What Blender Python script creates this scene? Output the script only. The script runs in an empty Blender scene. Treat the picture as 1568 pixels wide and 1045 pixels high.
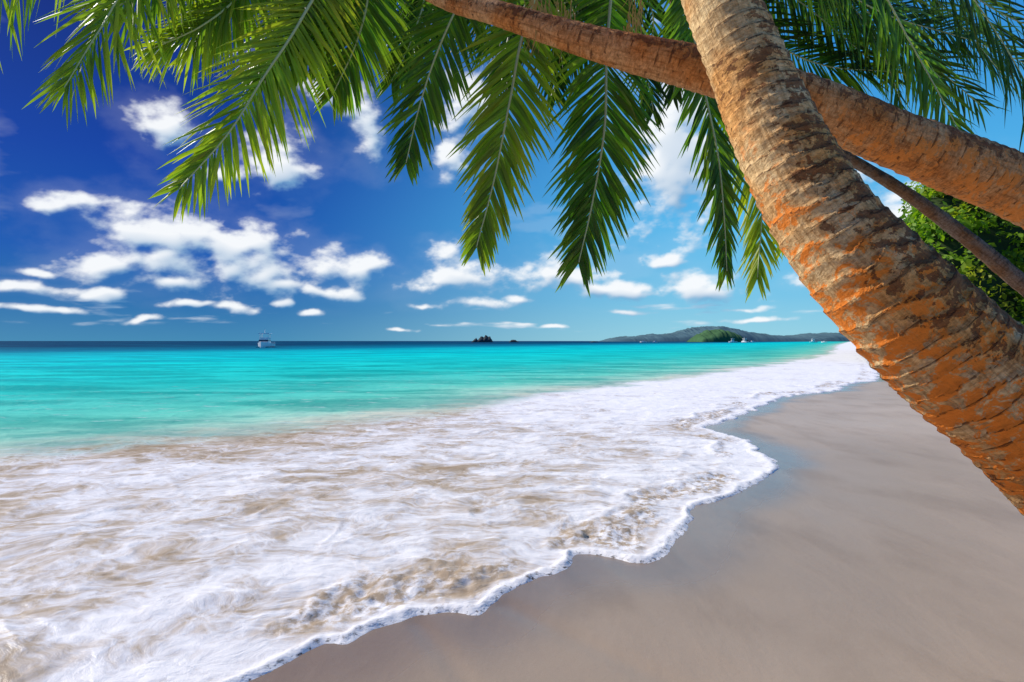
import bpy, math, random
import numpy as np
from mathutils import Vector

random.seed(7); rng=np.random.RandomState(11)
scene=bpy.context.scene
F=871.0; CH=1.6
def pt(px,py,d):
    return Vector(((px-784)/F*d, d, CH+(522-py)/F*d))
def gp(px,py):
    d=CH*F/(py-522.0); return ((px-784)/F*d, d)

# ------------------------------------------------------------ helpers
def link(o,parent=None):
    scene.collection.objects.link(o)
    if parent: o.parent=parent
    return o
def empty(name):
    e=bpy.data.objects.new(name,None); return link(e)
def mesh_obj(name,verts,faces,mat,parent=None,smooth=True):
    me=bpy.data.meshes.new(name); me.from_pydata([tuple(v) for v in verts],[],faces)
    me.materials.append(mat); me.update()
    if smooth: me.polygons.foreach_set('use_smooth',[True]*len(me.polygons))
    return link(bpy.data.objects.new(name,me),parent)
def fast_mesh(name,co,quads,mat,parent=None,smooth=True):
    me=bpy.data.meshes.new(name)
    me.vertices.add(len(co)); me.vertices.foreach_set('co',co.astype(np.float32).ravel())
    n=len(quads); me.loops.add(n*4); me.loops.foreach_set('vertex_index',quads.astype(np.int32).ravel())
    me.polygons.add(n); me.polygons.foreach_set('loop_start',np.arange(0,n*4,4,dtype=np.int32))
    me.polygons.foreach_set('loop_total',np.full(n,4,dtype=np.int32))
    me.polygons.foreach_set('use_smooth',np.full(n,smooth,dtype=bool))
    me.update(calc_edges=True); me.validate(); me.materials.append(mat)
    return link(bpy.data.objects.new(name,me),parent)
def fattr(o,name,arr):
    a=o.data.attributes.new(name,'FLOAT','POINT'); a.data.foreach_set('value',np.asarray(arr,dtype=np.float32).ravel())
def vattr(o,name,arr):
    a=o.data.attributes.new(name,'FLOAT_VECTOR','POINT'); a.data.foreach_set('vector',np.asarray(arr,dtype=np.float32).ravel())
def grid_quads(nr,nc):
    i=np.arange(nr-1)[:,None]*nc+np.arange(nc-1)[None,:]
    return np.stack([i,i+1,i+1+nc,i+nc],-1).reshape(-1,4)
LAT=rng.rand(256,256)
def vnoise(x,y):
    xi=np.floor(x).astype(int); yi=np.floor(y).astype(int); fx=x-xi; fy=y-yi
    fx=fx*fx*fx*(fx*(fx*6-15)+10); fy=fy*fy*fy*(fy*(fy*6-15)+10)
    a=LAT[xi&255,yi&255];b=LAT[(xi+1)&255,yi&255];c=LAT[xi&255,(yi+1)&255];d=LAT[(xi+1)&255,(yi+1)&255]
    return (a*(1-fx)+b*fx)*(1-fy)+(c*(1-fx)+d*fx)*fy
def fbm(x,y,o=4,g=0.5):
    r=0;a=1;t=0
    for k in range(o):
        cs,sn=math.cos(k*.7),math.sin(k*.7)
        r=r+a*vnoise((x*cs-y*sn)*2**k+17.3*k,(x*sn+y*cs)*2**k+9.1*k); t+=a; a*=g
    return r/t
def sstep(a,b,x):
    t=np.clip((x-a)/(b-a),0,1); return t*t*(3-2*t)

class NT:
    def __init__(s,tree): s.t=tree; s.n=tree.nodes; s.l=tree.links
    def set(s,sock,v):
        if isinstance(v,bpy.types.NodeSocket): s.l.new(v,sock)
        elif v is not None:
            if hasattr(sock.default_value,'__len__') and not hasattr(v,'__len__'): v=[v]*len(sock.default_value)
            if hasattr(v,'__len__') and len(sock.default_value)==4 and len(v)==3: v=tuple(v)+(1,)
            sock.default_value=v
    def m(s,op,a,b=None,c=None,clamp=False):
        n=s.n.new('ShaderNodeMath'); n.operation=op; n.use_clamp=clamp
        for i,v in enumerate((a,b,c)):
            if v is not None: s.set(n.inputs[i],v)
        return n.outputs[0]
    def vm(s,op,a,b=None,c=None):
        n=s.n.new('ShaderNodeVectorMath'); n.operation=op
        for i,v in enumerate((a,b,c)):
            if v is not None: s.set(n.inputs[i],v)
        return n.outputs['Value'] if op in('LENGTH','DOT_PRODUCT') else n.outputs[0]
    def mix(s,f,a,b,mode='MIX'):
        n=s.n.new('ShaderNodeMix'); n.data_type='RGBA'; n.blend_type=mode
        s.set(n.inputs['Factor'],f); s.set(n.inputs[6],a); s.set(n.inputs[7],b); return n.outputs[2]
    def noise(s,vec,scale,detail=4,rough=0.5,dist=0,col=False):
        n=s.n.new('ShaderNodeTexNoise'); s.set(n.inputs['Vector'],vec); s.set(n.inputs['Scale'],scale)
        n.inputs['Detail'].default_value=detail; n.inputs['Roughness'].default_value=rough; n.inputs['Distortion'].default_value=dist
        return n.outputs['Color' if col else 'Fac']
    def voro(s,vec,scale,feature='F1',out='Distance'):
        n=s.n.new('ShaderNodeTexVoronoi'); n.feature=feature; s.set(n.inputs['Vector'],vec); n.inputs['Scale'].default_value=scale
        return n.outputs[out]
    def ss(s,a,b,x):
        n=s.n.new('ShaderNodeMapRange'); n.interpolation_type='SMOOTHSTEP'
        s.set(n.inputs[0],x); s.set(n.inputs[1],a); s.set(n.inputs[2],b); return n.outputs[0]
    def ramp(s,f,stops):
        n=s.n.new('ShaderNodeValToRGB'); s.set(n.inputs[0],f); e=n.color_ramp.elements
        while len(e)<len(stops): e.new(0.5)
        for i,(p,c) in enumerate(stops): e[i].position=p; e[i].color=tuple(c)+(1,)
        return n.outputs[0]
    def attr(s,name,out='Fac'):
        n=s.n.new('ShaderNodeAttribute'); n.attribute_name=name; return n.outputs[out]
    def bump(s,h,strength=0.5,dist=0.01,normal=None):
        n=s.n.new('ShaderNodeBump'); n.inputs['Strength'].default_value=strength; n.inputs['Distance'].default_value=dist
        s.set(n.inputs['Height'],h)
        if normal: s.l.new(normal,n.inputs['Normal'])
        return n.outputs[0]
    def scalev(s,vec,sc,rot=0):
        n=s.n.new('ShaderNodeMapping'); s.set(n.inputs[0],vec); n.inputs['Scale'].default_value=sc; n.inputs['Rotation'].default_value=(0,0,rot); return n.outputs[0]
    def geo(s): return s.n.new('ShaderNodeNewGeometry').outputs['Position']
def material(name):
    m=bpy.data.materials.new(name); m.use_nodes=True; m.node_tree.nodes.clear()
    t=NT(m.node_tree); out=t.n.new('ShaderNodeOutputMaterial'); return m,t,out
def principled(t,out,col,rough=0.6,spec=0.3,normal=None):
    p=t.n.new('ShaderNodeBsdfPrincipled'); t.set(p.inputs['Base Color'],col); t.set(p.inputs['Roughness'],rough)
    t.set(p.inputs['Specular IOR Level'],spec)
    if normal: t.l.new(normal,p.inputs['Normal'])
    t.l.new(p.outputs[0],out.inputs[0]); return p
def simple(name,col,rough=0.5,spec=0.3,var=0.15,scale=3):
    m,t,o=material(name); n=t.noise(t.geo(),scale,4)
    c=t.mix(n,[x*(1-var) for x in col],[min(1,x*(1+var)) for x in col]); principled(t,o,c,rough,spec); return m

# ------------------------------------------------------------ camera
cam=bpy.data.cameras.new('camera'); co=bpy.data.objects.new('camera',cam); link(co)
cam.lens=20; cam.sensor_width=36; cam.clip_end=90000; cam.clip_start=0.05
co.location=(0,0,CH); co.rotation_euler=(math.radians(90),0,0); scene.camera=co
scene.view_settings.view_transform='Standard'; scene.view_settings.look='None'; scene.view_settings.exposure=0

# ------------------------------------------------------------ sun
SUN_EL=math.radians(37.5); AZ=math.radians(-63)
sd=Vector((math.sin(AZ)*math.cos(SUN_EL),math.cos(AZ)*math.cos(SUN_EL),math.sin(SUN_EL)))
sl=bpy.data.lights.new('sun','SUN'); sl.energy=5.0; sl.angle=math.radians(0.6); sl.color=(1,0.945,0.85)
so=bpy.data.objects.new('sun',sl); link(so); so.rotation_euler=(-sd).to_track_quat('-Z','Y').to_euler(); so.location=(-20,5,20)

# ------------------------------------------------------------ sky
w=bpy.data.worlds.new('World'); scene.world=w; w.use_nodes=True
try:
    w.cycles.sampling_method='MANUAL'; w.cycles.sample_map_resolution=256
except Exception: pass
w.node_tree.nodes.clear(); t=NT(w.node_tree)
out=t.n.new('ShaderNodeOutputWorld'); bg=t.n.new('ShaderNodeBackground'); bg.inputs[1].default_value=0.1
t.l.new(bg.outputs[0],out.inputs[0])
sky=t.n.new('ShaderNodeTexSky'); sky.sky_type='NISHITA'; sky.sun_disc=False; sky.sun_elevation=SUN_EL; sky.sun_rotation=AZ
gen=t.n.new('ShaderNodeTexCoord').outputs['Generated']
sep=t.n.new('ShaderNodeSeparateXYZ'); t.l.new(gen,sep.inputs[0])
az=t.m('ARCTAN2',sep.outputs[0],sep.outputs[1]); el=t.m('ARCSINE',sep.outputs[2])
e1=t.m('DIVIDE',el,1.0,clamp=True)
left=t.ramp(e1,[(0,(.05,.26,.48)),(.05,(.016,.17,.45)),(.13,(.002,.10,.46)),(.27,(.0,.052,.38)),(.45,(.0,.022,.22)),(1,(.002,.012,.2))])
right=t.ramp(e1,[(0,(.34,.68,.80)),(.07,(.20,.58,.84)),(.2,(.10,.50,.88)),(.4,(.04,.30,.74)),(1,(.01,.06,.38))])
rf=t.ss(-0.5,0.36,az)
grad=t.mix(rf,left,right)
skyc=t.mix(0.02,t.vm('MULTIPLY',grad,(9.7,9.7,9.7)),sky.outputs[0])
t.l.new(skyc,bg.inputs[0])

# cloud layer: dome section with cloud density stored per vertex
blobs=[(345,375,105,46),(290,345,70,26),(215,350,80,30),(400,410,66,40),(260,395,80,22),(130,312,80,15),(190,330,66,20),(130,400,56,20),(262,432,58,15),(148,447,40,9),(430,440,36,10),
(512,412,42,24),(562,412,38,19),(505,450,58,9),(425,250,58,38),(350,268,36,12),(245,185,46,28),(548,190,26,44),(500,150,50,16),
(685,385,36,17),(690,428,92,20),(722,467,52,8),(850,418,84,24),(925,442,62,14),(787,461,20,7),(965,447,22,9),
(1072,437,64,23),(1028,400,24,8),(1215,431,26,10),(1040,235,80,115),(1060,150,60,60),(715,165,44,38),(690,240,30,24),(1385,315,95,60),(60,440,60,9),(45,470,70,6),
(360,477,28,6),(290,470,42,5),(205,488,46,5),(645,468,22,5),(960,475,46,4),(1160,487,52,4),(840,500,22,3),(480,480,30,5),(425,470,14,6),(60,415,30,7),(1130,470,30,4),(620,500,30,3)]
ca=np.linspace(-0.95,0.95,1500); ce=np.linspace(0.004,0.62,560)
A,E=np.meshgrid(ca,ce)
wx=(fbm(A*11+3,E*16+1,4)-.5); wy=(fbm(A*11+31,E*16+41,4)-.5)
Aw=A+wx*0.055; Ew=E+wy*0.026
fieldB=np.full(A.shape,-3.0)
for (x,y,rx,ry) in blobs:
    tx=(x-784)/F; ty=(522-y)/F
    a0=math.atan(tx); e0=math.atan(ty*math.cos(a0)); ra=rx*1.14/F*math.cos(a0)**2; re=ry*1.16/F*math.cos(a0)
    L=np.sqrt(((Aw-a0)/ra)**2+((Ew-e0)/re)**2); v=1-L
    k=.25; h=np.clip(.5+.5*(v-fieldB)/k,0,1); fieldB=fieldB*(1-h)+v*h+k*h*(1-h)
fieldB=np.clip(fieldB,-2,.8)
n1=fbm(A*26,E*44,7,.56); n2=fbm(A*8+50,E*14+9,4,.5)
Dn=fieldB*1.45+(n1-.5)*2.5+(n2-.5)*.5+.19
st=fbm(A*10+90,E*70+7,6,.5); stm=sstep(0.0,.03,E)*(1-sstep(.05,.13,E))
Dn=np.maximum(Dn,(st-.63)*5-(1-stm)*2)
wisp=(fbm(A*5+60,E*14+22,6,.55)-.60)*1.2*(1-sstep(.1,.4,A))
halo=sstep(-1.0,.3,fieldB+(n2-.5)*2+(n1-.5)*1.5)*.07
alpha=np.maximum(sstep(-.05,1.25,Dn)*.97,np.maximum(np.clip(wisp,0,.12)*sstep(.05,.15,E),halo*sstep(.02,.1,E)))
def blur(a,n):
    for _ in range(2):
        c=np.cumsum(np.pad(a,((n+1,n),(0,0)),'edge'),0); a=(c[2*n+1:]-c[:-2*n-1])/(2*n+1)
        c=np.cumsum(np.pad(a,((0,0),(n+1,n)),'edge'),1); a=(c[:,2*n+1:]-c[:,:-2*n-1])/(2*n+1)
    return a
Dc=np.clip(Dn,0,1.3); Db=blur(Dc,3); Dw=blur(Dc,12)
def up(a,dy,dx): return np.roll(np.roll(a,-dy,0),dx,1)
lit=.70+ (Db-up(Db,6,4))*.8+(Dw-up(Dw,22,12))*.8 -.10*np.clip(Dw,0,1)
lit=np.clip(lit,0,1)
mcl,t,out=material('cloud_layer')
em=t.n.new('ShaderNodeEmission'); t.set(em.inputs[0],t.mix(t.attr('lit'),(.20,.40,.64),(.95,.975,1.0)))
trn=t.n.new('ShaderNodeBsdfTransparent'); mx=t.n.new('ShaderNodeMixShader'); t.l.new(t.attr('alpha'),mx.inputs[0]); t.l.new(trn.outputs[0],mx.inputs[1]); t.l.new(em.outputs[0],mx.inputs[2]); t.l.new(mx.outputs[0],out.inputs[0])
try: mcl.cycles.emission_sampling='NONE'
except Exception: pass
RD=42000.
cl=fast_mesh('sky',np.stack([RD*np.sin(A)*np.cos(E),RD*np.cos(A)*np.cos(E),RD*np.sin(E)],-1).reshape(-1,3),grid_quads(*A.shape),mcl)
fattr(cl,'alpha',alpha); fattr(cl,'lit',lit)

# ------------------------------------------------------------ shore fields
edge_px=[(370,1045),(440,1010),(500,985),(530,985),(570,962),(610,948),(640,938),(690,932),(735,940),(770,920),(800,897),(840,882),(870,870),(882,848),(930,850),(990,860),(1020,838),(1050,815),(1074,795),(1076,775),(1140,755),(1170,732),(1186,712),(1168,690),(1125,668),(1090,656),(1105,645),(1150,630),(1175,617),(1212,605),(1280,598),(1300,588),(1350,578)]
edge=[(-6.5,-3.0),(-3.2,0.9),(-1.9,2.1)]+[gp(*p) for p in edge_px]+[(24,38),(46,75),(150,245),(700,1150),(20000,33000)]
bnd_px=[(0,692),(200,672),(400,655),(560,640),(660,630),(740,618),(800,602),(900,592),(1000,581),(1100,568),(1200,555)]
bnd=[(-40,-8),(-14,4.5)]+[gp(*p) for p in bnd_px]+[(40,72),(140,245),(680,1150),(19900,33000)]
def sdist(X,Y,poly,ns=1):
    best=np.full(X.shape,1e18); sg=np.ones(X.shape)
    for (ax,ay),(bx,by) in zip(poly[:-1],poly[1:]):
        dx,dy=bx-ax,by-ay; L2=dx*dx+dy*dy
        tt=np.clip(((X-ax)*dx+(Y-ay)*dy)/L2,0,1)
        d2=(X-ax-tt*dx)**2+(Y-ay-tt*dy)**2
        cr=dx*(Y-ay)-dy*(X-ax)
        m=d2<best-1e-12; best=np.where(m,d2,best); sg=np.where(m,np.sign(cr),sg)
    return np.sqrt(best)*sg
def smooth_poly(P,n=4):
    P=[np.array(p,float) for p in P]; o=[]
    for i in range(len(P)-1):
        p0=P[max(i-1,0)];p1=P[i];p2=P[i+1];p3=P[min(i+2,len(P)-1)]
        L=np.linalg.norm(p2-p1)
        if L>8: o.append(tuple(p1)); continue
        for k in range(n):
            u=k/n; o.append(tuple(0.5*((2*p1)+(-p0+p2)*u+(2*p0-5*p1+4*p2-p3)*u*u+(-p0+3*p1-3*p2+p3)*u**3)))
    o.append(tuple(P[-1])); return o
edgeS=smooth_poly(edge,3)

# ------------------------------------------------------------ sea mesh
rows=np.concatenate([np.geomspace(1.2,45,560),np.geomspace(45,35000,150)[1:]])
u=np.linspace(-1,1,760); cols=np.where(u<0,u*1.5,u*1.25)
cols=np.sign(cols)*np.where(np.abs(cols)>1.0,1.0+(np.abs(cols)-1.0)*5,np.abs(cols))
Y=np.repeat(rows[:,None],len(cols),1); X=Y*cols[None,:]
wob=(fbm(X*1.7,Y*1.7,4)-0.5)*0.22+(fbm(X*7,Y*7,4)-.5)*0.08
sE=sdist(X,Y,edgeS)+wob*np.clip(Y/5,0.5,3)
sB=sdist(X,Y,bnd)+(fbm(X*0.7+5,Y*0.7,4)-0.5)*0.9*np.clip(Y/12,0.4,3)
f=np.where(sB<0,np.clip(sE,0,None)/(np.clip(sE,0,None)+np.abs(sB)+1e-6),1.0)
off=np.clip(sB,0,None)
near=1-sstep(30,60,Y)
rimv=.55+.9*fbm(X*3+11,Y*3,3)
rimw=(0.042+0.010*Y)*rimv
foamz=0.004+0.020*sstep(0,1.2,sE)+(fbm(X*2.2,Y*2.2,4)-0.5)*0.03*sstep(0.05,0.8,sE)*near
wx_=fbm(X*1.1+3,Y*1.1+8,3)
ridge=1-np.abs(2*fbm(X*1.6+wx_*2,Y*2.4+wx_,3)-1)
foamz+=0.014*ridge**5*sstep(0.1,0.8,sE)*near
foamz+=(fbm(X*9,Y*9,3)-.5)*.012*sstep(.05,.4,sE)*near
w2=sE-(0.50+0.45*fbm(X*.9+70,Y*.9,3)); w2m=sstep(.50,.64,fbm(X*.5+20,Y*.5+33,2))
foamz+=0.022*np.exp(-(w2/.08)**2)*w2m*near
tb=np.exp(-((sE-0.40)/0.30)**2)*sstep(0.40,0.58,fbm(X*1.1+40,Y*1.1,3))
tb=np.maximum(tb,.6*np.exp(-((w2+.12)/.1)**2)*w2m)
foamz+=tb*(fbm(X*7.5,Y*7.5,5,.55)-0.42)*0.075*near
rim=np.exp(-((sE-rimw*0.6)/(rimw*0.5))**2)
foamz+=rim*(0.003+0.022*fbm(X*14,Y*14,3))*near
prof=sstep(-0.02,0.045,sE)
wavez=(fbm(X*0.25,Y*0.8,4)-0.5)*0.10*near*sstep(0,3,off)
Z=np.where(sE>0,foamz*prof+wavez*(sB>0),0)-0.05*(1-sstep(-0.08,0.0,sE))
Z=np.where(sE<-0.3,-0.25,Z)
cov=0.42+0.28*sstep(-3.0,1.8,X-0.1*Y)+0.26*sstep(8,18,Y)-0.10*sstep(0.55,0.9,f)*(1-sstep(9,20,Y))
cov=cov+(fbm(X*0.6+9,Y*0.6+2,3)-0.5)*0.75
cov+=.2*np.exp(-(w2/.06)**2)*w2m

mat_sea,t,out=material('sea_water'); P=t.geo()
aF=t.attr('f');aO=t.attr('off');aC=t.attr('cov');aT=t.attr('turb')
wv=t.noise(P,1.1,3,0.5,col=True)
Pw=t.vm('ADD',P,t.vm('MULTIPLY',t.vm('SUBTRACT',wv,(.5,.5,.5)),(0.9,0.9,0)))
Pr=t.scalev(Pw,(1.0,1.7,1),0.35)
nA=t.noise(Pr,1.6,6,0.58,0.2)
nB=t.noise(Pr,8,5,0.62,0.25)
vo=t.voro(t.vm('ADD',Pr,t.vm('MULTIPLY',wv,(0.4,0.4,0))),5.5,'DISTANCE_TO_EDGE')
lace=t.m('SUBTRACT',1,t.ss(0.0,0.2,vo))
pat=t.m('ADD',t.m('ADD',t.m('MULTIPLY',t.m('SUBTRACT',nA,.5),1.9),t.m('MULTIPLY',t.m('SUBTRACT',nB,.5),1.05)),t.m('MULTIPLY',lace,0.12))
cv=t.m('ADD',pat,aC)
fm=t.ss(-0.10,1.0,cv)
rimr=t.attr('rimr')
rimm=t.m('SUBTRACT',1,t.ss(0.6,2.4,rimr))
tn=t.noise(P,12,5,0.65,0.3)
tbm=t.m('MULTIPLY',t.ss(0.15,0.8,aT),t.ss(0.40,0.62,tn))
fm2=t.m('MULTIPLY',fm,t.m('SUBTRACT',1,t.m('MULTIPLY',tbm,0.9)))
rn=t.noise(P,26,4,.6)
fm3=t.m('MAXIMUM',fm2,t.m('MULTIPLY',rimm,t.ss(0.22,0.46,rn)))
fcol=t.ramp(fm3,[(0,(.37,.28,.19)),(.25,(.50,.42,.335)),(.5,(.62,.575,.55)),(.8,(.76,.76,.79)),(1,(.88,.88,.90))])
lg=t.m('DIVIDE',t.m('LOGARITHM',t.m('ADD',t.m('MULTIPLY',aO,t.m('ADD',.75,t.m('MULTIPLY',t.noise(P,0.02,4,.6),.5))),1),10),4,clamp=True)
wcol=t.ramp(lg,[(0,(.58,.62,.52)),(.07,(.38,.66,.54)),(.16,(.14,.62,.50)),(.28,(.02,.60,.54)),(.39,(.0,.70,.68)),(.455,(.0,.55,.62)),(.50,(.0,.20,.33)),(.57,(.0,.055,.14)),(1,(.0,.04,.12))])
stn=t.noise(t.scalev(P,(0.16,0.5,1),0.1),1.0,5,0.6,0.5)
wcol=t.mix(t.ss(0.36,0.62,stn),t.vm('MULTIPLY',wcol,(0.35,0.68,0.70)),t.vm('MULTIPLY',wcol,(1.1,1.08,1.06)))
st2=t.noise(t.scalev(P,(0.02,0.09,1),0.05),1.0,4,0.6,0.5)
wcol=t.mix(t.m('MULTIPLY',t.ss(0.5,0.66,st2),t.m('MULTIPLY',t.ss(8,30,aO),.5)),wcol,(0,.22,.36))
fin_n=t.noise(t.scalev(P,(0.7,2.4,1),0.08),1.6,5,0.65)
wcol=t.mix(t.m('MULTIPLY',t.ss(0.56,0.72,fin_n),t.m('MULTIPLY',t.m('SUBTRACT',1,t.ss(1,16,aO)),.75)),wcol,(.74,.84,.78))
wcol=t.mix(t.m('MULTIPLY',t.ss(0.48,0.62,fin_n),0.38),wcol,t.vm('MULTIPLY',wcol,(0.4,0.75,0.8)))
isw=t.ss(0.80,1.02,t.m('ADD',aF,t.m('MULTIPLY',t.m('SUBTRACT',nA,.5),0.3)))
isw=t.m('MAXIMUM',isw,t.ss(0.05,0.7,aO))
col=t.mix(isw,fcol,wcol)
bh=t.m('ADD',t.m('MULTIPLY',nA,.5),t.m('ADD',t.m('MULTIPLY',nB,.5),t.m('MULTIPLY',tn,0.3)))
fadeb=t.bump(bh,0.42,0.055)
d=t.n.new('ShaderNodeBsdfDiffuse'); t.set(d.inputs[0],col); t.l.new(fadeb,d.inputs['Normal'])
gl=t.n.new('ShaderNodeBsdfGlossy'); t.set(gl.inputs[0],(1,1,1)); gl.inputs['Roughness'].default_value=0.35; t.l.new(fadeb,gl.inputs['Normal'])
mx=t.n.new('ShaderNodeMixShader'); mx.inputs[0].default_value=0.02; t.l.new(d.outputs[0],mx.inputs[1]); t.l.new(gl.outputs[0],mx.inputs[2])
trn=t.n.new('ShaderNodeBsdfTransparent'); mt=t.n.new('ShaderNodeMixShader')
hole=t.m('MULTIPLY',t.m('SUBTRACT',1,t.ss(.0,.7,rimr)),t.m('SUBTRACT',1,t.ss(0.30,0.50,rn)))
t.l.new(hole,mt.inputs[0]); t.l.new(mx.outputs[0],mt.inputs[1]); t.l.new(trn.outputs[0],mt.inputs[2]); t.l.new(mt.outputs[0],out.inputs[0])
sea=fast_mesh('sea',np.stack([X,Y,Z],-1).reshape(-1,3),grid_quads(len(rows),len(cols)),mat_sea)
for n_,a_ in(('f',f),('off',off),('cov',cov),('turb',tb),('rimr',np.clip(sE,0,99)/rimw)): fattr(sea,n_,a_)

# ------------------------------------------------------------ sand
rows2=np.concatenate([-np.geomspace(30,0.5,14),[0],np.geomspace(0.5,60,300),np.geomspace(60,36000,50)[1:]])
c2=np.concatenate([-np.geomspace(12,1.3,16),np.linspace(-1.2,1.2,320),np.geomspace(1.3,12,16)])
Y2=np.repeat(rows2[:,None],len(c2),1); X2=np.maximum(np.abs(Y2),2.0)*c2[None,:]
wob2=(fbm(X2*1.7,Y2*1.7,4)-0.5)*0.22*np.clip(Y2/5,0.5,3)
s2=sdist(X2,Y2,edgeS)+wob2; land=np.clip(-s2,0,None)
Z2=0.035*np.minimum(land,30)-0.04*np.clip(s2,0,40)-0.003
Z2+=(fbm(X2*0.5,Y2*0.5,4)-0.5)*0.06*sstep(0.3,3,land)
gul=np.exp(-((X2+0.55+(Y2-3.3)*.55+(fbm(X2,Y2,3)-.5)*.3)/.07)**2)+np.exp(-((X2-0.1+(Y2-3.3)*.9)/.09)**2)
Z2-=.010*gul*(s2<-.02)*(Y2<4.2)
Z2=np.where(s2>0,np.minimum(Z2,-0.02*sstep(0,0.3,s2)),Z2)
mat_sand,t,out=material('sand'); P=t.geo(); aL=t.attr('land')
n1=t.noise(P,0.45,5,0.5); n2=t.noise(P,300,3,0.7); n3=t.noise(t.scalev(P,(1.2,0.45,1),-0.6),1.6,5,0.55,0.3); n4=t.noise(P,26,4,.6)
base=t.mix(n1,(.42,.335,.255),(.59,.49,.395))
base=t.mix(t.m('MULTIPLY',t.ss(.45,.72,n3),.38),base,(.26,.20,.15))
base=t.mix(t.m('MULTIPLY',t.ss(.5,.75,n2),.45),base,(.19,.15,.115))
base=t.mix(t.m('MULTIPLY',t.ss(.55,.8,n4),.18),base,(.60,.53,.45))
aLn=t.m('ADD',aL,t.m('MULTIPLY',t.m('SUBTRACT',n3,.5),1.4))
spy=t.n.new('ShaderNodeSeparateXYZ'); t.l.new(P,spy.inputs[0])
vignette=t.m('MULTIPLY',t.m('SUBTRACT',1,t.ss(0.5,4.6,aLn)),t.m('SUBTRACT',1,t.m('MULTIPLY',t.ss(4,13,spy.outputs[1]),.8)))  # vignette falloff: darkening painted into the foreground sand colour
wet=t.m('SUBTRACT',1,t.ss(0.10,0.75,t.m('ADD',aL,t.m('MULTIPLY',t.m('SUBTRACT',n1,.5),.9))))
base=t.mix(t.m('MULTIPLY',vignette,.72),base,t.vm('MULTIPLY',base,(.58,.53,.47)))
base=t.mix(t.m('MULTIPLY',wet,.8),base,t.vm('MULTIPLY',base,(.64,.59,.55)))
rough=t.m('SUBTRACT',t.m('ADD',.45,t.m('MULTIPLY',n3,.2)),t.m('ADD',t.m('MULTIPLY',vignette,.10),t.m('MULTIPLY',wet,.32)))
bp=t.bump(n2,.25,.004); bp=t.bump(n3,.45,.025,bp); bp=t.bump(n4,.2,.006,bp)
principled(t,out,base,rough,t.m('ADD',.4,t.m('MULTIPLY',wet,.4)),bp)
sand=fast_mesh('sand_beach',np.stack([X2,Y2,Z2],-1).reshape(-1,3),grid_quads(len(rows2),len(c2)),mat_sand); fattr(sand,'land',land)

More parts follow.
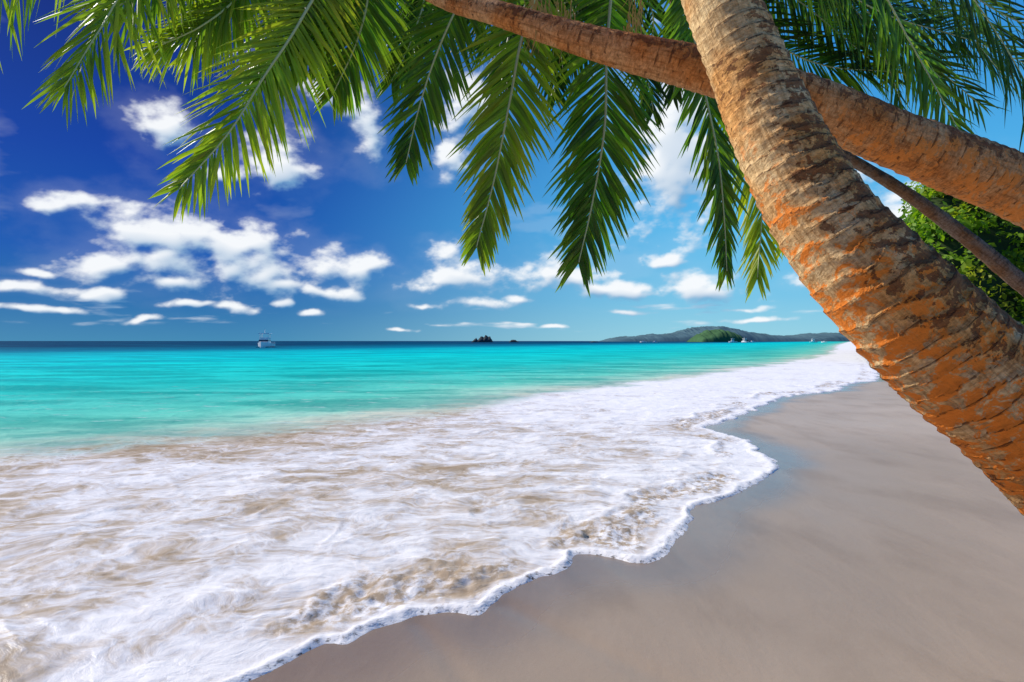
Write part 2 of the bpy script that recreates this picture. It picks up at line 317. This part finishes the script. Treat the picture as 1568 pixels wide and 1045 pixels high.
# ------------------------------------------------------------ tubes
def crom(P,n):
    P=[np.array(p,float) for p in P]; seg=len(P)-1; o=[]
    for j in range(n):
        T=j/(n-1)*seg; i=min(int(T),seg-1); u=T-i
        p0=P[i-1] if i>0 else 2*P[i]-P[i+1]; p1=P[i];p2=P[i+1]; p3=P[i+2] if i+2<=seg else 2*P[i+1]-P[i]
        o.append(0.5*((2*p1)+(-p0+p2)*u+(2*p0-5*p1+4*p2-p3)*u*u+(-p0+3*p1-3*p2+p3)*u**3))
    return np.array(o)
def arclen_resample(C,n):
    L=np.concatenate([[0],np.cumsum(np.linalg.norm(np.diff(C[:,:3],axis=0),axis=1))])
    s=np.linspace(0,L[-1],n); return np.stack([np.interp(s,L,C[:,k]) for k in range(C.shape[1])],1),s
def bark(name,cream,brown,orange,oramt,pth=.60):
    m,t,out=material(name); tc=t.attr('tc','Vector'); lo=t.attr('lo'); rg=t.attr('ring'); pa=t.attr('patchy')
    st=t.vm('MULTIPLY',tc,(1,1,2.0))
    n1=t.noise(st,11,6,.66,.4); n2=t.noise(st,34,5,.7,.3); n3=t.noise(t.vm('MULTIPLY',tc,(34,34,4)),1.6,4,.6)
    big=t.noise(tc,3.4,4,.55)
    warm=[cream[0]*.96,cream[1]*.70,cream[2]*.45]
    col=t.mix(t.ss(.40,.60,big),cream,warm)
    col=t.mix(t.ss(.3,.7,n2),t.vm('MULTIPLY',col,(.62,.52,.42)),t.vm('MULTIPLY',col,(1.2,1.2,1.15)))
    col=t.mix(t.m('MULTIPLY',t.ss(.47,.64,n3),.5),col,t.vm('MULTIPLY',col,(.45,.34,.24)))
    wn=t.n.new('ShaderNodeTexWhiteNoise'); wn.noise_dimensions='1D'; t.l.new(t.attr('ringid'),wn.inputs['W'])
    col=t.mix(t.m('MULTIPLY',wn.outputs['Value'],.42),col,t.vm('MULTIPLY',col,(.66,.5,.36)))
    on=t.noise(t.vm('MULTIPLY',tc,(1,1,1.5)),11,6,.72,.5)
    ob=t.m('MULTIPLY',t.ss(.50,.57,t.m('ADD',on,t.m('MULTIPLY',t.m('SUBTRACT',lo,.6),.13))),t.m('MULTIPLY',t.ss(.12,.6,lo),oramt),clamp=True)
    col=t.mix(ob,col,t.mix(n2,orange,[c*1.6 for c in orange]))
    wrp=t.vm('MULTIPLY',t.noise(tc,16,5,.65,col=True),(3.2,3.2,3.2))
    cell=t.voro(t.vm('ADD',t.vm('MULTIPLY',tc,(20,20,38)),wrp),1.0,'F1','Color')
    cs=t.n.new('ShaderNodeSeparateColor'); t.l.new(cell,cs.inputs[0])
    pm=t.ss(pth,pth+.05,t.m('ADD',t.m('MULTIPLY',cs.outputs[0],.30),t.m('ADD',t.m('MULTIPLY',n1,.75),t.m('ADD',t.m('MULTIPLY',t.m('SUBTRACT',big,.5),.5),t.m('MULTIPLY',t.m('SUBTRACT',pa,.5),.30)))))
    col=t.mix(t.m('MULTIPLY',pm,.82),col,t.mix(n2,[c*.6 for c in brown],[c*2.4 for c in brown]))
    rl=t.m('MULTIPLY',t.ss(.82,.96,t.m('ADD',rg,t.m('MULTIPLY',t.m('SUBTRACT',n2,.5),.7))),t.ss(.32,.5,n1))
    col=t.mix(t.m('MULTIPLY',rl,.8),col,brown)
    h=t.m('SUBTRACT',t.m('ADD',t.m('MULTIPLY',n2,.9),t.m('MULTIPLY',n3,.6)),t.m('ADD',t.m('MULTIPLY',pm,.45),t.m('MULTIPLY',rl,.6)))
    principled(t,out,col,.75,.12,t.bump(h,1.0,.013)); return m
def trunk(name,pts,mat,parent,nl=420,na=72,ringd=0.07,bulge=1.0):
    R=[list(pt(a,b,d))+[wd/F*d/2] for a,b,d,wd in pts]
    C,s=arclen_resample(crom(R,600),nl); Pc=C[:,:3]; r=C[:,3]
    T=np.gradient(Pc,axis=0); T/=np.linalg.norm(T,axis=1)[:,None]
    N=np.zeros_like(T); n=np.array([0,-1,0.])
    for i in range(nl):
        n=n-T[i]*n.dot(T[i]); n/=np.linalg.norm(n); N[i]=n
    B=np.cross(T,N)
    th=np.linspace(0,2*np.pi,na+1)
    TH=np.repeat(th[None],nl,0); S=np.repeat(s[:,None],na+1,1)
    tilt=np.sin(TH+1.0)*0.012
    ph=(S+tilt)/ringd+(fbm(S*1.3,S*0+3,3)-.5)*6
    wr=vnoise(np.cos(TH)*2+S*4+9,np.sin(TH)*2+5)
    phw=ph+wr*0.6; ring=phw%1.0
    lump=(fbm(np.cos(TH)*1.5+S*2.3,np.sin(TH)*1.5+S*1.1+7,4)-.5)
    fine=(fbm(np.cos(TH)*5+S*9,np.sin(TH)*5+S*9+7,3)-.5)
    ramp_=vnoise(np.cos(TH)*1.5+S*3+50,np.sin(TH)*1.5+S*3)
    rad=r[:,None]*(1+0.08*lump*bulge+0.035*fine+(0.025+.035*ramp_)*(ring**2-.4)*bulge)
    co_=Pc[:,None,:]+N[:,None,:]*(np.cos(TH)*rad)[...,None]+B[:,None,:]*(np.sin(TH)*rad)[...,None]
    o=fast_mesh(name,co_.reshape(-1,3),grid_quads(nl,na+1),mat,parent)
    vattr(o,'tc',np.stack([np.cos(TH)*r[:,None],np.sin(TH)*r[:,None],S],-1)); fattr(o,'ring',ring)
    fattr(o,'ringid',np.floor(phw)+.5)
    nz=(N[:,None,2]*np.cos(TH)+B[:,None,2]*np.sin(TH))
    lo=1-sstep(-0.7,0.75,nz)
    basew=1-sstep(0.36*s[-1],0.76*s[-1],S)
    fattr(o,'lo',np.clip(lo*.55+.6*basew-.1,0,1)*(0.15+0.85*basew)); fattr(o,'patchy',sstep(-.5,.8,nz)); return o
mb1=bark('bark_pale',(.92,.68,.38),(.14,.052,.02),(.72,.21,.03),1.0,.585)
mb2=bark('bark_orange',(.82,.46,.22),(.17,.065,.026),(.70,.24,.05),.9,.615)
mb3=bark('bark_grey',(.28,.21,.17),(.07,.05,.04),(.2,.1,.05),.1,.6)
palm1=empty('palm_tree'); palm2=empty('palm_tree'); palm3=empty('palm_tree')
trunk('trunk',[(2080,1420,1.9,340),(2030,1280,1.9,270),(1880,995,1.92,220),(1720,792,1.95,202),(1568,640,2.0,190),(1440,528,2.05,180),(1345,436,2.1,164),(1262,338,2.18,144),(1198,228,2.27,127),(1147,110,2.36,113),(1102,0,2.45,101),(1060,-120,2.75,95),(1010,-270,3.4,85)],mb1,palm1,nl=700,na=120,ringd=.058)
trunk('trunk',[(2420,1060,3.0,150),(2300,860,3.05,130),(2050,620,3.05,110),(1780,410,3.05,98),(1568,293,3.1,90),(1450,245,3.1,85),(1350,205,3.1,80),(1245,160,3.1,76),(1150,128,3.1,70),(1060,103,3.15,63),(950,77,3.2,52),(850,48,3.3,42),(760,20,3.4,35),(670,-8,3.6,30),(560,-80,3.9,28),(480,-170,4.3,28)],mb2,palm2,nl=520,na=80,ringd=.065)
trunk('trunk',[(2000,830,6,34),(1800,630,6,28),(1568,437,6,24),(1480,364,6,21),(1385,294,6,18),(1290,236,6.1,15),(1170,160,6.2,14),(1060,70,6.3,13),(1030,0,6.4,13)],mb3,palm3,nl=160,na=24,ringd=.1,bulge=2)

# ------------------------------------------------------------ fronds
def leafmat():
    m,t,out=material('palm_leaf'); y=t.attr('yel'); r=t.attr('rnd'); u=t.attr('u'); mid=t.attr('mid'); dk=t.attr('dk')
    n=t.noise(t.geo(),3,3,.6)
    g0=t.mix(r,(.014,.075,.006),(.05,.19,.012))
    g1=t.mix(r,(.25,.36,.012),(.54,.47,.03))
    yf=t.m('ADD',y,t.m('MULTIPLY',t.m('SUBTRACT',n,.5),.8),clamp=True)
    yf=t.m('MULTIPLY',yf,t.m('ADD',.42,t.m('MULTIPLY',u,.95)),clamp=True)
    c=t.mix(yf,g0,g1)
    c=t.mix(t.m('MULTIPLY',mid,.3),c,(.22,.32,.08))
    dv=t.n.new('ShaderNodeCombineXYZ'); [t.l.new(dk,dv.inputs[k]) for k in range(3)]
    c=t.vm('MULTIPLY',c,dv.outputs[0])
    d=t.n.new('ShaderNodeBsdfPrincipled'); t.set(d.inputs['Base Color'],c); d.inputs['Roughness'].default_value=.42; d.inputs['Specular IOR Level'].default_value=.3
    tr=t.n.new('ShaderNodeBsdfTranslucent'); t.set(tr.inputs[0],t.mix(.35,t.vm('MULTIPLY',c,(2.6,2.8,1.0)),t.vm('MULTIPLY',dv.outputs[0],(.10,.36,.008))))
    mx=t.n.new('ShaderNodeMixShader'); mx.inputs[0].default_value=.42; t.l.new(d.outputs[0],mx.inputs[1]); t.l.new(tr.outputs[0],mx.inputs[2]); t.l.new(mx.outputs[0],out.inputs[0]); return m
mleaf=leafmat(); mrach=simple('frond_rachis',(.50,.58,.28),.35,.5)
mdry=simple('dry_fibre',(.42,.30,.10),.7,.2)
def frond(parent,pts,L=.55,yel=.15,n=66,tilt=0,droop=.35,start=.22,wid=.0155,ang=(68,28),seed=None,dk=1.0):
    n=int(n*1.3)
    rr=random.Random(seed if seed is not None else random.random())
    C,s=arclen_resample(crom([list(pt(*p)) for p in pts],120),90)
    T=np.gradient(C,axis=0); T/=np.linalg.norm(T,axis=1)[:,None]
    N0=np.array([math.sin(tilt),-math.cos(tilt),.25])
    V=[];Fc=[];ay=[];ar=[];au=[];am=[]
    for i in range(n):
        k=start+(1-start)*(i+.5)/n
        for sd_ in(-1,1):
            kk=min(.999,k+rr.uniform(-.35,.35)/n); fi=kk*89; i0=int(fi); fr=fi-i0
            p=C[i0]*(1-fr)+C[min(i0+1,89)]*fr; tt=T[i0]
            nn=N0-tt*N0.dot(tt); nn/=np.linalg.norm(nn); S=np.cross(tt,nn)*sd_
            q_=(kk-start)/(1-start)
            ln=L*(0.55+0.45*math.sin(min(1,q_*1.9)*math.pi/2))*(1-0.60*max(0,(q_-.45)/.55)**1.6)*rr.uniform(.80,1.12)
            a=math.radians(ang[0]+(ang[1]-ang[0])*q_+rr.uniform(-8,8))
            dr=S*math.sin(a)+tt*math.cos(a)-nn*rr.uniform(-.18,.34); dr/=np.linalg.norm(dr)
            W=np.cross(dr,nn); W/=np.linalg.norm(W); tw=rr.uniform(-.7,.7); W=W*math.cos(tw)+nn*math.sin(tw)
            rnd=rr.random(); yy=yel+rr.uniform(-.14,.14); dd=droop*rr.uniform(.5,1.7)
            if rr.random()<.05: dd*=3; yy+=.4
            b=len(V); ns=5; pos=p.copy(); dcur=dr.copy()
            for j in range(ns+1):
                uu=j/ns; w_=wid*(0.45+1.3*uu if uu<.3 else 0.84*(1-((uu-.3)/.7)**1.8)+.02)*1.15
                fold=nn*w_*.45
                V+= [pos-W*w_,pos+fold,pos+W*w_]
                for m_ in(0,1,0): ay.append(yy);ar.append(rnd);au.append(uu);am.append(m_)
                dcur=dcur+np.array([0,0,-1])*dd*(1/ns)*(0.4+uu); dcur/=np.linalg.norm(dcur)
                pos=pos+dcur*ln/ns
            for j in range(ns):
                o=b+j*3; Fc+= [(o,o+1,o+4,o+3),(o+1,o+2,o+5,o+4)]
    ob=fast_mesh('frond_leaflets',np.array(V),np.array(Fc),mleaf,parent)
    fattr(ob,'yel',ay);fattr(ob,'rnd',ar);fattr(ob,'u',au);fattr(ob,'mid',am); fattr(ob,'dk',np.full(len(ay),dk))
    th=np.linspace(0,2*np.pi,9); rad=np.interp(np.linspace(0,1,90),[0,.25,1],[.022,.013,.004])
    nn=N0[None]-T*(T@N0)[:,None]; nn/=np.linalg.norm(nn,axis=1)[:,None]; Bn=np.cross(T,nn)
    co_=C[:,None]+nn[:,None]*(np.cos(th)[None]*rad[:,None]*.8+.006)[...,None]+Bn[:,None]*(np.sin(th)[None]*rad[:,None])[...,None]
    fast_mesh('frond_rachis',co_.reshape(-1,3),grid_quads(90,9),mrach,parent)
C1=(1010,-270,3.6); C2=(480,-170,4.3); C3=(1030,0,6.4)
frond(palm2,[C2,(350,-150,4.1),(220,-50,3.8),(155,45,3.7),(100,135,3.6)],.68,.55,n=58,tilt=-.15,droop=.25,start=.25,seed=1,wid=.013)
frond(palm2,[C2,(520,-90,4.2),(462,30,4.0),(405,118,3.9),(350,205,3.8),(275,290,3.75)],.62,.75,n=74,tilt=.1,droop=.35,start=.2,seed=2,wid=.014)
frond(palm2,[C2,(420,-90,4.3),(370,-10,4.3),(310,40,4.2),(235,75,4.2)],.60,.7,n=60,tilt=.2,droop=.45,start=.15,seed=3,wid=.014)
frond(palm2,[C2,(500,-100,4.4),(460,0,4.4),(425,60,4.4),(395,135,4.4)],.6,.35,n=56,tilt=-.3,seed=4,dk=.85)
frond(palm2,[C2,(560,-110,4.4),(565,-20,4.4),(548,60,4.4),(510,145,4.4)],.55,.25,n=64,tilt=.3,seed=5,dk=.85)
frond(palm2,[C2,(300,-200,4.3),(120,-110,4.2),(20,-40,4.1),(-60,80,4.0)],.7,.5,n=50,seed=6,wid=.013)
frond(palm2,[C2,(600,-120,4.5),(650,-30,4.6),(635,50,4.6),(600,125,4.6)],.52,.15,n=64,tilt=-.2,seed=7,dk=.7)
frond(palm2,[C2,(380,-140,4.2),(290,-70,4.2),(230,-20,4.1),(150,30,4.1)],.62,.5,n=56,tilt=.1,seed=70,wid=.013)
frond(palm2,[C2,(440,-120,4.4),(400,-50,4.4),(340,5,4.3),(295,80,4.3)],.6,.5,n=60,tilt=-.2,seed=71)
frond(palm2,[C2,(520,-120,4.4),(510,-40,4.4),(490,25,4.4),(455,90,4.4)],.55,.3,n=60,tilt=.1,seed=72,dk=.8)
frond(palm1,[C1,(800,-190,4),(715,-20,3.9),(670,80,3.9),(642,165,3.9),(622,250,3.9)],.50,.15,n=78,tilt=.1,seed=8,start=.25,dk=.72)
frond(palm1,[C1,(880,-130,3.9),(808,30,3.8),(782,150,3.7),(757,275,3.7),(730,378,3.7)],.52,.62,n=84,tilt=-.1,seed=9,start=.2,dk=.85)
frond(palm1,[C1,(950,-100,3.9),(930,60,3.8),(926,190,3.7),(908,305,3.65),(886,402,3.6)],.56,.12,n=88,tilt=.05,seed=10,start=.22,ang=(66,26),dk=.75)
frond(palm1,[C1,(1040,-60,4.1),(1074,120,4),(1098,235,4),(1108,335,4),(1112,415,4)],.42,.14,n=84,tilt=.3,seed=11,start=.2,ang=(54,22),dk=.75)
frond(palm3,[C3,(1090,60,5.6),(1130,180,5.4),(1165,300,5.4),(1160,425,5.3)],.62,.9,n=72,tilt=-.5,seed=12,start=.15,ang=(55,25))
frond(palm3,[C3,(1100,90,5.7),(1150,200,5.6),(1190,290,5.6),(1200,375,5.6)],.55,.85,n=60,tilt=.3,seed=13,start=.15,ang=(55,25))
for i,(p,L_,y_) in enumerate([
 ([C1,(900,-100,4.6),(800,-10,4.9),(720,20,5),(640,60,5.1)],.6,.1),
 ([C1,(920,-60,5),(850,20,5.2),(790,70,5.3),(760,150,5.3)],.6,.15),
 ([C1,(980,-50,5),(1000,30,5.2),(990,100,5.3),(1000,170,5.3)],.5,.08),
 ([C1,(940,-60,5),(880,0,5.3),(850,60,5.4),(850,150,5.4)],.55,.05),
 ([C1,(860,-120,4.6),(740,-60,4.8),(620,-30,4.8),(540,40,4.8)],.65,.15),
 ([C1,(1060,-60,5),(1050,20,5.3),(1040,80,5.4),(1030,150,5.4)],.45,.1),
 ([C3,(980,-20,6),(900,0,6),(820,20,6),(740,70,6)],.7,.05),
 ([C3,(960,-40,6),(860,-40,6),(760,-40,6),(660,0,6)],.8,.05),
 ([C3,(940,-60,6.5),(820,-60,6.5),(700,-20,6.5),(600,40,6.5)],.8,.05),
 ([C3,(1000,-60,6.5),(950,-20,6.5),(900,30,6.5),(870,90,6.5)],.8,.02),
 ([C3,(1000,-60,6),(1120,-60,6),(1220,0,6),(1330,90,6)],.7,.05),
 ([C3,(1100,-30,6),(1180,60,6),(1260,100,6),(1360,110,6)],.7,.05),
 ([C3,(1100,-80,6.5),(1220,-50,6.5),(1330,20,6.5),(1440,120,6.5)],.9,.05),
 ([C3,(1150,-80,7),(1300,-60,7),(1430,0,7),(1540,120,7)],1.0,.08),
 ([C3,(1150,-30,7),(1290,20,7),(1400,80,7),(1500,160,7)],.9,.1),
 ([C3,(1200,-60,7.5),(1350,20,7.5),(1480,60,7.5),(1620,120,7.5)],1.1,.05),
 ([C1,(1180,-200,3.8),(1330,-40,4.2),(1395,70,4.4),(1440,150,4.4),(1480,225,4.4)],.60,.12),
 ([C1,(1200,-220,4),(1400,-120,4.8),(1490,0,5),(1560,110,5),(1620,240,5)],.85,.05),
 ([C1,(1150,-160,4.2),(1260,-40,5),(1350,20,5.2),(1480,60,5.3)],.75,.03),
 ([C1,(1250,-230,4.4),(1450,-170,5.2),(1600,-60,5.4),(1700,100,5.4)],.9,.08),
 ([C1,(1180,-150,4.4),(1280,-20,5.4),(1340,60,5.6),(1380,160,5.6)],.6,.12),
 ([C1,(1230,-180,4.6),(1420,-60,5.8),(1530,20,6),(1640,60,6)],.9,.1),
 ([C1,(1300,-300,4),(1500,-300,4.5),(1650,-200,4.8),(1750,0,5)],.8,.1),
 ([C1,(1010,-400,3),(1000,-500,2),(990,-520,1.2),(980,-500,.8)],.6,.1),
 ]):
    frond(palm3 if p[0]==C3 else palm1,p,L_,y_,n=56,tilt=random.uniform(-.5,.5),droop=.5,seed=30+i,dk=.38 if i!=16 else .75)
V=[];Fc=[]
for i in range(110):
    x=random.choice([812,830,865,970])+random.uniform(-14,14); y=random.uniform(-20,40); d=3.25+random.random()*.2
    p=pt(x,y,d); L=random.uniform(.1,.26); dx=random.uniform(-.08,.08)
    b=len(V)
    for j in range(4):
        u_=j/3; c=p+Vector((dx*u_*u_+math.sin(i+u_*3)*.01,0,-L*u_)); ww=.0035*(1-u_*.8); V+=[c-Vector((ww,0,0)),c+Vector((ww,.002,0))]
    for j in range(3): o=b+j*2; Fc.append((o,o+1,o+3,o+2))
mesh_obj('dry_fibre',V,Fc,mdry,palm2)

# ------------------------------------------------------------ jungle hill
mh,t,out=material('hill_foliage'); r=t.attr('rnd'); c=t.mix(r,(.03,.10,.006),(.26,.42,.018)); n=t.noise(t.geo(),.25,3)
c=t.mix(t.ss(.5,.7,n),c,t.mix(r,(.09,.16,.01),(.48,.48,.03)))
d=t.n.new('ShaderNodeBsdfPrincipled'); t.set(d.inputs['Base Color'],c); d.inputs['Roughness'].default_value=.5; d.inputs['Specular IOR Level'].default_value=.2
tr=t.n.new('ShaderNodeBsdfTranslucent'); t.set(tr.inputs[0],t.vm('MULTIPLY',c,(2,2,.8))); mx=t.n.new('ShaderNodeMixShader'); mx.inputs[0].default_value=.4
t.l.new(d.outputs[0],mx.inputs[1]); t.l.new(tr.outputs[0],mx.inputs[2]); t.l.new(mx.outputs[0],out.inputs[0])
def hillh(x,y):
    a=sstep(0.0,4.5,x-0.65*y); prof_=a*(1-sstep(120,170,x))
    return (14.8+(fbm(x*.08,y*.08,3)-.5)*6-0.02*(x-45))*prof_*sstep(36,48,y)*(1-sstep(75,130,y))
hx=np.linspace(24,180,120); hy=np.linspace(30,140,80); HX,HY=np.meshgrid(hx,hy); HZ=hillh(HX,HY)-.5
hill=empty('jungle_hill')
fast_mesh('terrain',np.stack([HX,HY,HZ],-1).reshape(-1,3),grid_quads(80,120),simple('hill_ground',(.03,.05,.015),.9,.1),hill)
cx=np.concatenate([rng.uniform(24,75,950),rng.uniform(75,150,300)]); cy=np.concatenate([rng.uniform(36,66,950),rng.uniform(38,75,300)]); cz=hillh(cx,cy)
ok=cz>0.8; cx,cy,cz=cx[ok],cy[ok],cz[ok]
per=80; R_=rng.uniform(.8,1.9,len(cx))
dirs=rng.normal(size=(len(cx),per,3)); dirs/=np.linalg.norm(dirs,axis=2)[...,None]
rad=R_[:,None]*rng.uniform(.6,1.2,(len(cx),per))
ctr=np.stack([cx,cy,cz+.3],-1)[:,None]+dirs*rad[...,None]*np.array([1,1,.75]); ctr=ctr.reshape(-1,3)
nrm=dirs.reshape(-1,3)+rng.normal(size=ctr.shape)*.7+np.array([-.3,0,.5]); nrm/=np.linalg.norm(nrm,axis=1)[:,None]
a=np.cross(nrm,rng.normal(size=ctr.shape)); a/=np.linalg.norm(a,axis=1)[:,None]; b=np.cross(nrm,a)
sz=rng.uniform(.10,.27,len(ctr))[:,None]
vv=np.stack([ctr-a*sz*1.3,ctr-b*sz*.7,ctr+a*sz*1.3,ctr+b*sz*.7],1).reshape(-1,3)
ho=fast_mesh('foliage',vv,np.arange(len(vv)).reshape(-1,4),mh,hill,False)
fattr(ho,'rnd',np.repeat(np.clip(rng.rand(len(ctr))*.5+np.repeat(rng.rand(len(cx)),per)*.5,0,1),4))

# ------------------------------------------------------------ distant islands
def island(name,prof,Yd,thick,mat,rough=1.0):
    xs=np.arange(prof[0][0],prof[-1][0]+.01,0.7); hs=np.interp(xs,[p[0] for p in prof],[p[1] for p in prof])
    hs=hs+(fbm(xs*.35,xs*0+Yd,4)-.5)*2.4*rough*sstep(0,4,hs); nr=26
    vv=np.linspace(-1,1,nr); XX=np.repeat(((xs-784)/F*Yd)[None],nr,0); YY=Yd+vv[:,None]*thick+XX*0
    crs=np.sqrt(np.clip(1-vv**2,0,1))[:,None]
    ZZ=hs[None]/F*Yd*crs*(0.75+.5*fbm(XX*.03*1200/Yd,YY*.03*1200/Yd,4))+ .2-2*(crs<.05)
    return fast_mesh(name,np.stack([XX,YY,ZZ],-1).reshape(-1,3),grid_quads(nr,len(xs)),mat)
mi1=simple('island_far',(.08,.15,.18),.9,.05,.35,.02); mi2=simple('island_near',(.06,.14,.06),.9,.05,.6,.08); mi3=simple('islet_rock',(.05,.065,.07),.9,.1,.5,.3)  # far island's bluish base colour has the aerial haze painted in
island('distant_hills',[(925,0),(936,5),(950,7),(975,8),(1000,11),(1020,11),(1045,16),(1070,20),(1090,21),(1115,19),(1135,13),(1160,11),(1190,8),(1215,9),(1240,12),(1265,13),(1290,12),(1330,10),(1400,14),(1500,10),(1600,0)],1800,160,mi1,1.1)
island('wooded_island',[(1062,0),(1066,9),(1078,15),(1095,17),(1112,16),(1124,11),(1130,5),(1136,0)],900,40,mi2,1.5)
island('rock_islet',[(722,0),(725,3),(729,5),(733,4),(737,8),(741,5),(744,9),(747,7),(750,9),(753,4),(755,0)],700,12,mi3,2.5)
island('rock_islet',[(779,0),(783,3),(789,3),(795,0)],700,8,mi3,1)
island('rock_islet',[(903,0),(908,2),(912,1),(916,0)],700,8,mi3,1)

# ------------------------------------------------------------ boats
mw=simple('boat_white_paint',(.88,.88,.88),.3,.5,.03); mdk=simple('boat_glass',(.03,.05,.08),.1,.6); mblue=simple('boat_antifoul',(.03,.07,.16),.4,.4); mgrey=simple('boat_metal',(.6,.6,.62),.3,.6)
def box(name,c,s,mat,par,taper=1,bev=.05):
    import bmesh
    bm=bmesh.new(); bmesh.ops.create_cube(bm,size=1)
    for v in bm.verts:
        k=taper if v.co.z>0 else 1; v.co=Vector((v.co.x*s[0]*k,v.co.y*s[1]*k,v.co.z*s[2]))+Vector(c)
    if bev: bmesh.ops.bevel(bm,geom=bm.edges[:],offset=bev,segments=2,affect='EDGES')
    me=bpy.data.meshes.new(name); bm.to_mesh(me); bm.free(); me.materials.append(mat)
    return link(bpy.data.objects.new(name,me),par)
def motor_boat(loc,scale,rot,full=True):
    e=empty('motor_boat'); V=[];Fc=[];ns=14
    for i in range(ns):
        u_=i/(ns-1); y=-3.6+7.2*u_; b=1.55*(1-max(0,(u_-.45)/.55)**2.2)+.03; zt=.95+.45*u_**2
        V+=[(-b,y,zt),(-b*.92,y,.35),(-b*.55,y,-.25),(0,y,-.4),(b*.55,y,-.25),(b*.92,y,.35),(b,y,zt),(0,y,zt-.03)]
    for i in range(ns-1):
        for j in range(8): a_=i*8+j; b_=i*8+(j+1)%8; Fc.append((a_,b_,b_+8,a_+8))
    Fc.append(tuple(range(7,-1,-1))); Fc.append(tuple(range((ns-1)*8,ns*8)))
    mesh_obj('hull',V,Fc,mw,e,False)
    box('boot_stripe',(0,-.6,.12),(3.02,6.0,.16),mblue,e)
    box('cabin',(0,.2,1.55),(2.3,2.8,1.2),mw,e,.86,.08)
    box('cabin_window',(0,.2,1.75),(2.2,2.86,.36),mdk,e,.95,.02)
    box('aft_door',(0,-1.2,1.45),(.7,.12,.85),mdk,e,1,.01)
    if full:
        box('flybridge',(0,0,2.3),(2.1,2.2,.45),mw,e,1.05,.06)
        for x in(-.95,.95):
            for y in(-.9,.9): box('post',(x,y,2.95),(.12,.12,1.0),mw,e,1,0)
        box('canopy',(0,0,3.5),(2.6,2.8,.25),mw,e,.95,.04)
        box('mast',(0,.2,4.1),(.09,.09,1.3),mw,e,1,0)
        for x in(-.5,.5): box('outboard_motor',(x,-3.8,.6),(.4,.5,.9),mgrey,e,.8,.08)
        for x in(-1.45,1.45):
            box('rail',(x,-1.8,1.4),(.05,3.2,.05),mgrey,e,1,0)
            for y in(-3.3,-2.3,-1.3): box('rail_post',(x,y,1.15),(.04,.04,.5),mgrey,e,1,0)
    e.location=loc; e.scale=(scale,)*3; e.rotation_euler=(0,0,rot); return e
motor_boat(((406-784)/F*140,140,-.05),1.0,.15+math.pi)
for px,d,s_,r_ in[(985,620,1,1.2),(1003,640,.8,1.8),(1122,560,1.1,1.4),(1140,600,1.2,.4),(1152,600,.9,1.9),(1245,620,1.1,1.6),(1262,600,.8,.8)]:
    motor_boat(((px-784)/F*d,d,-.05),s_,r_,s_>1)
print('done')
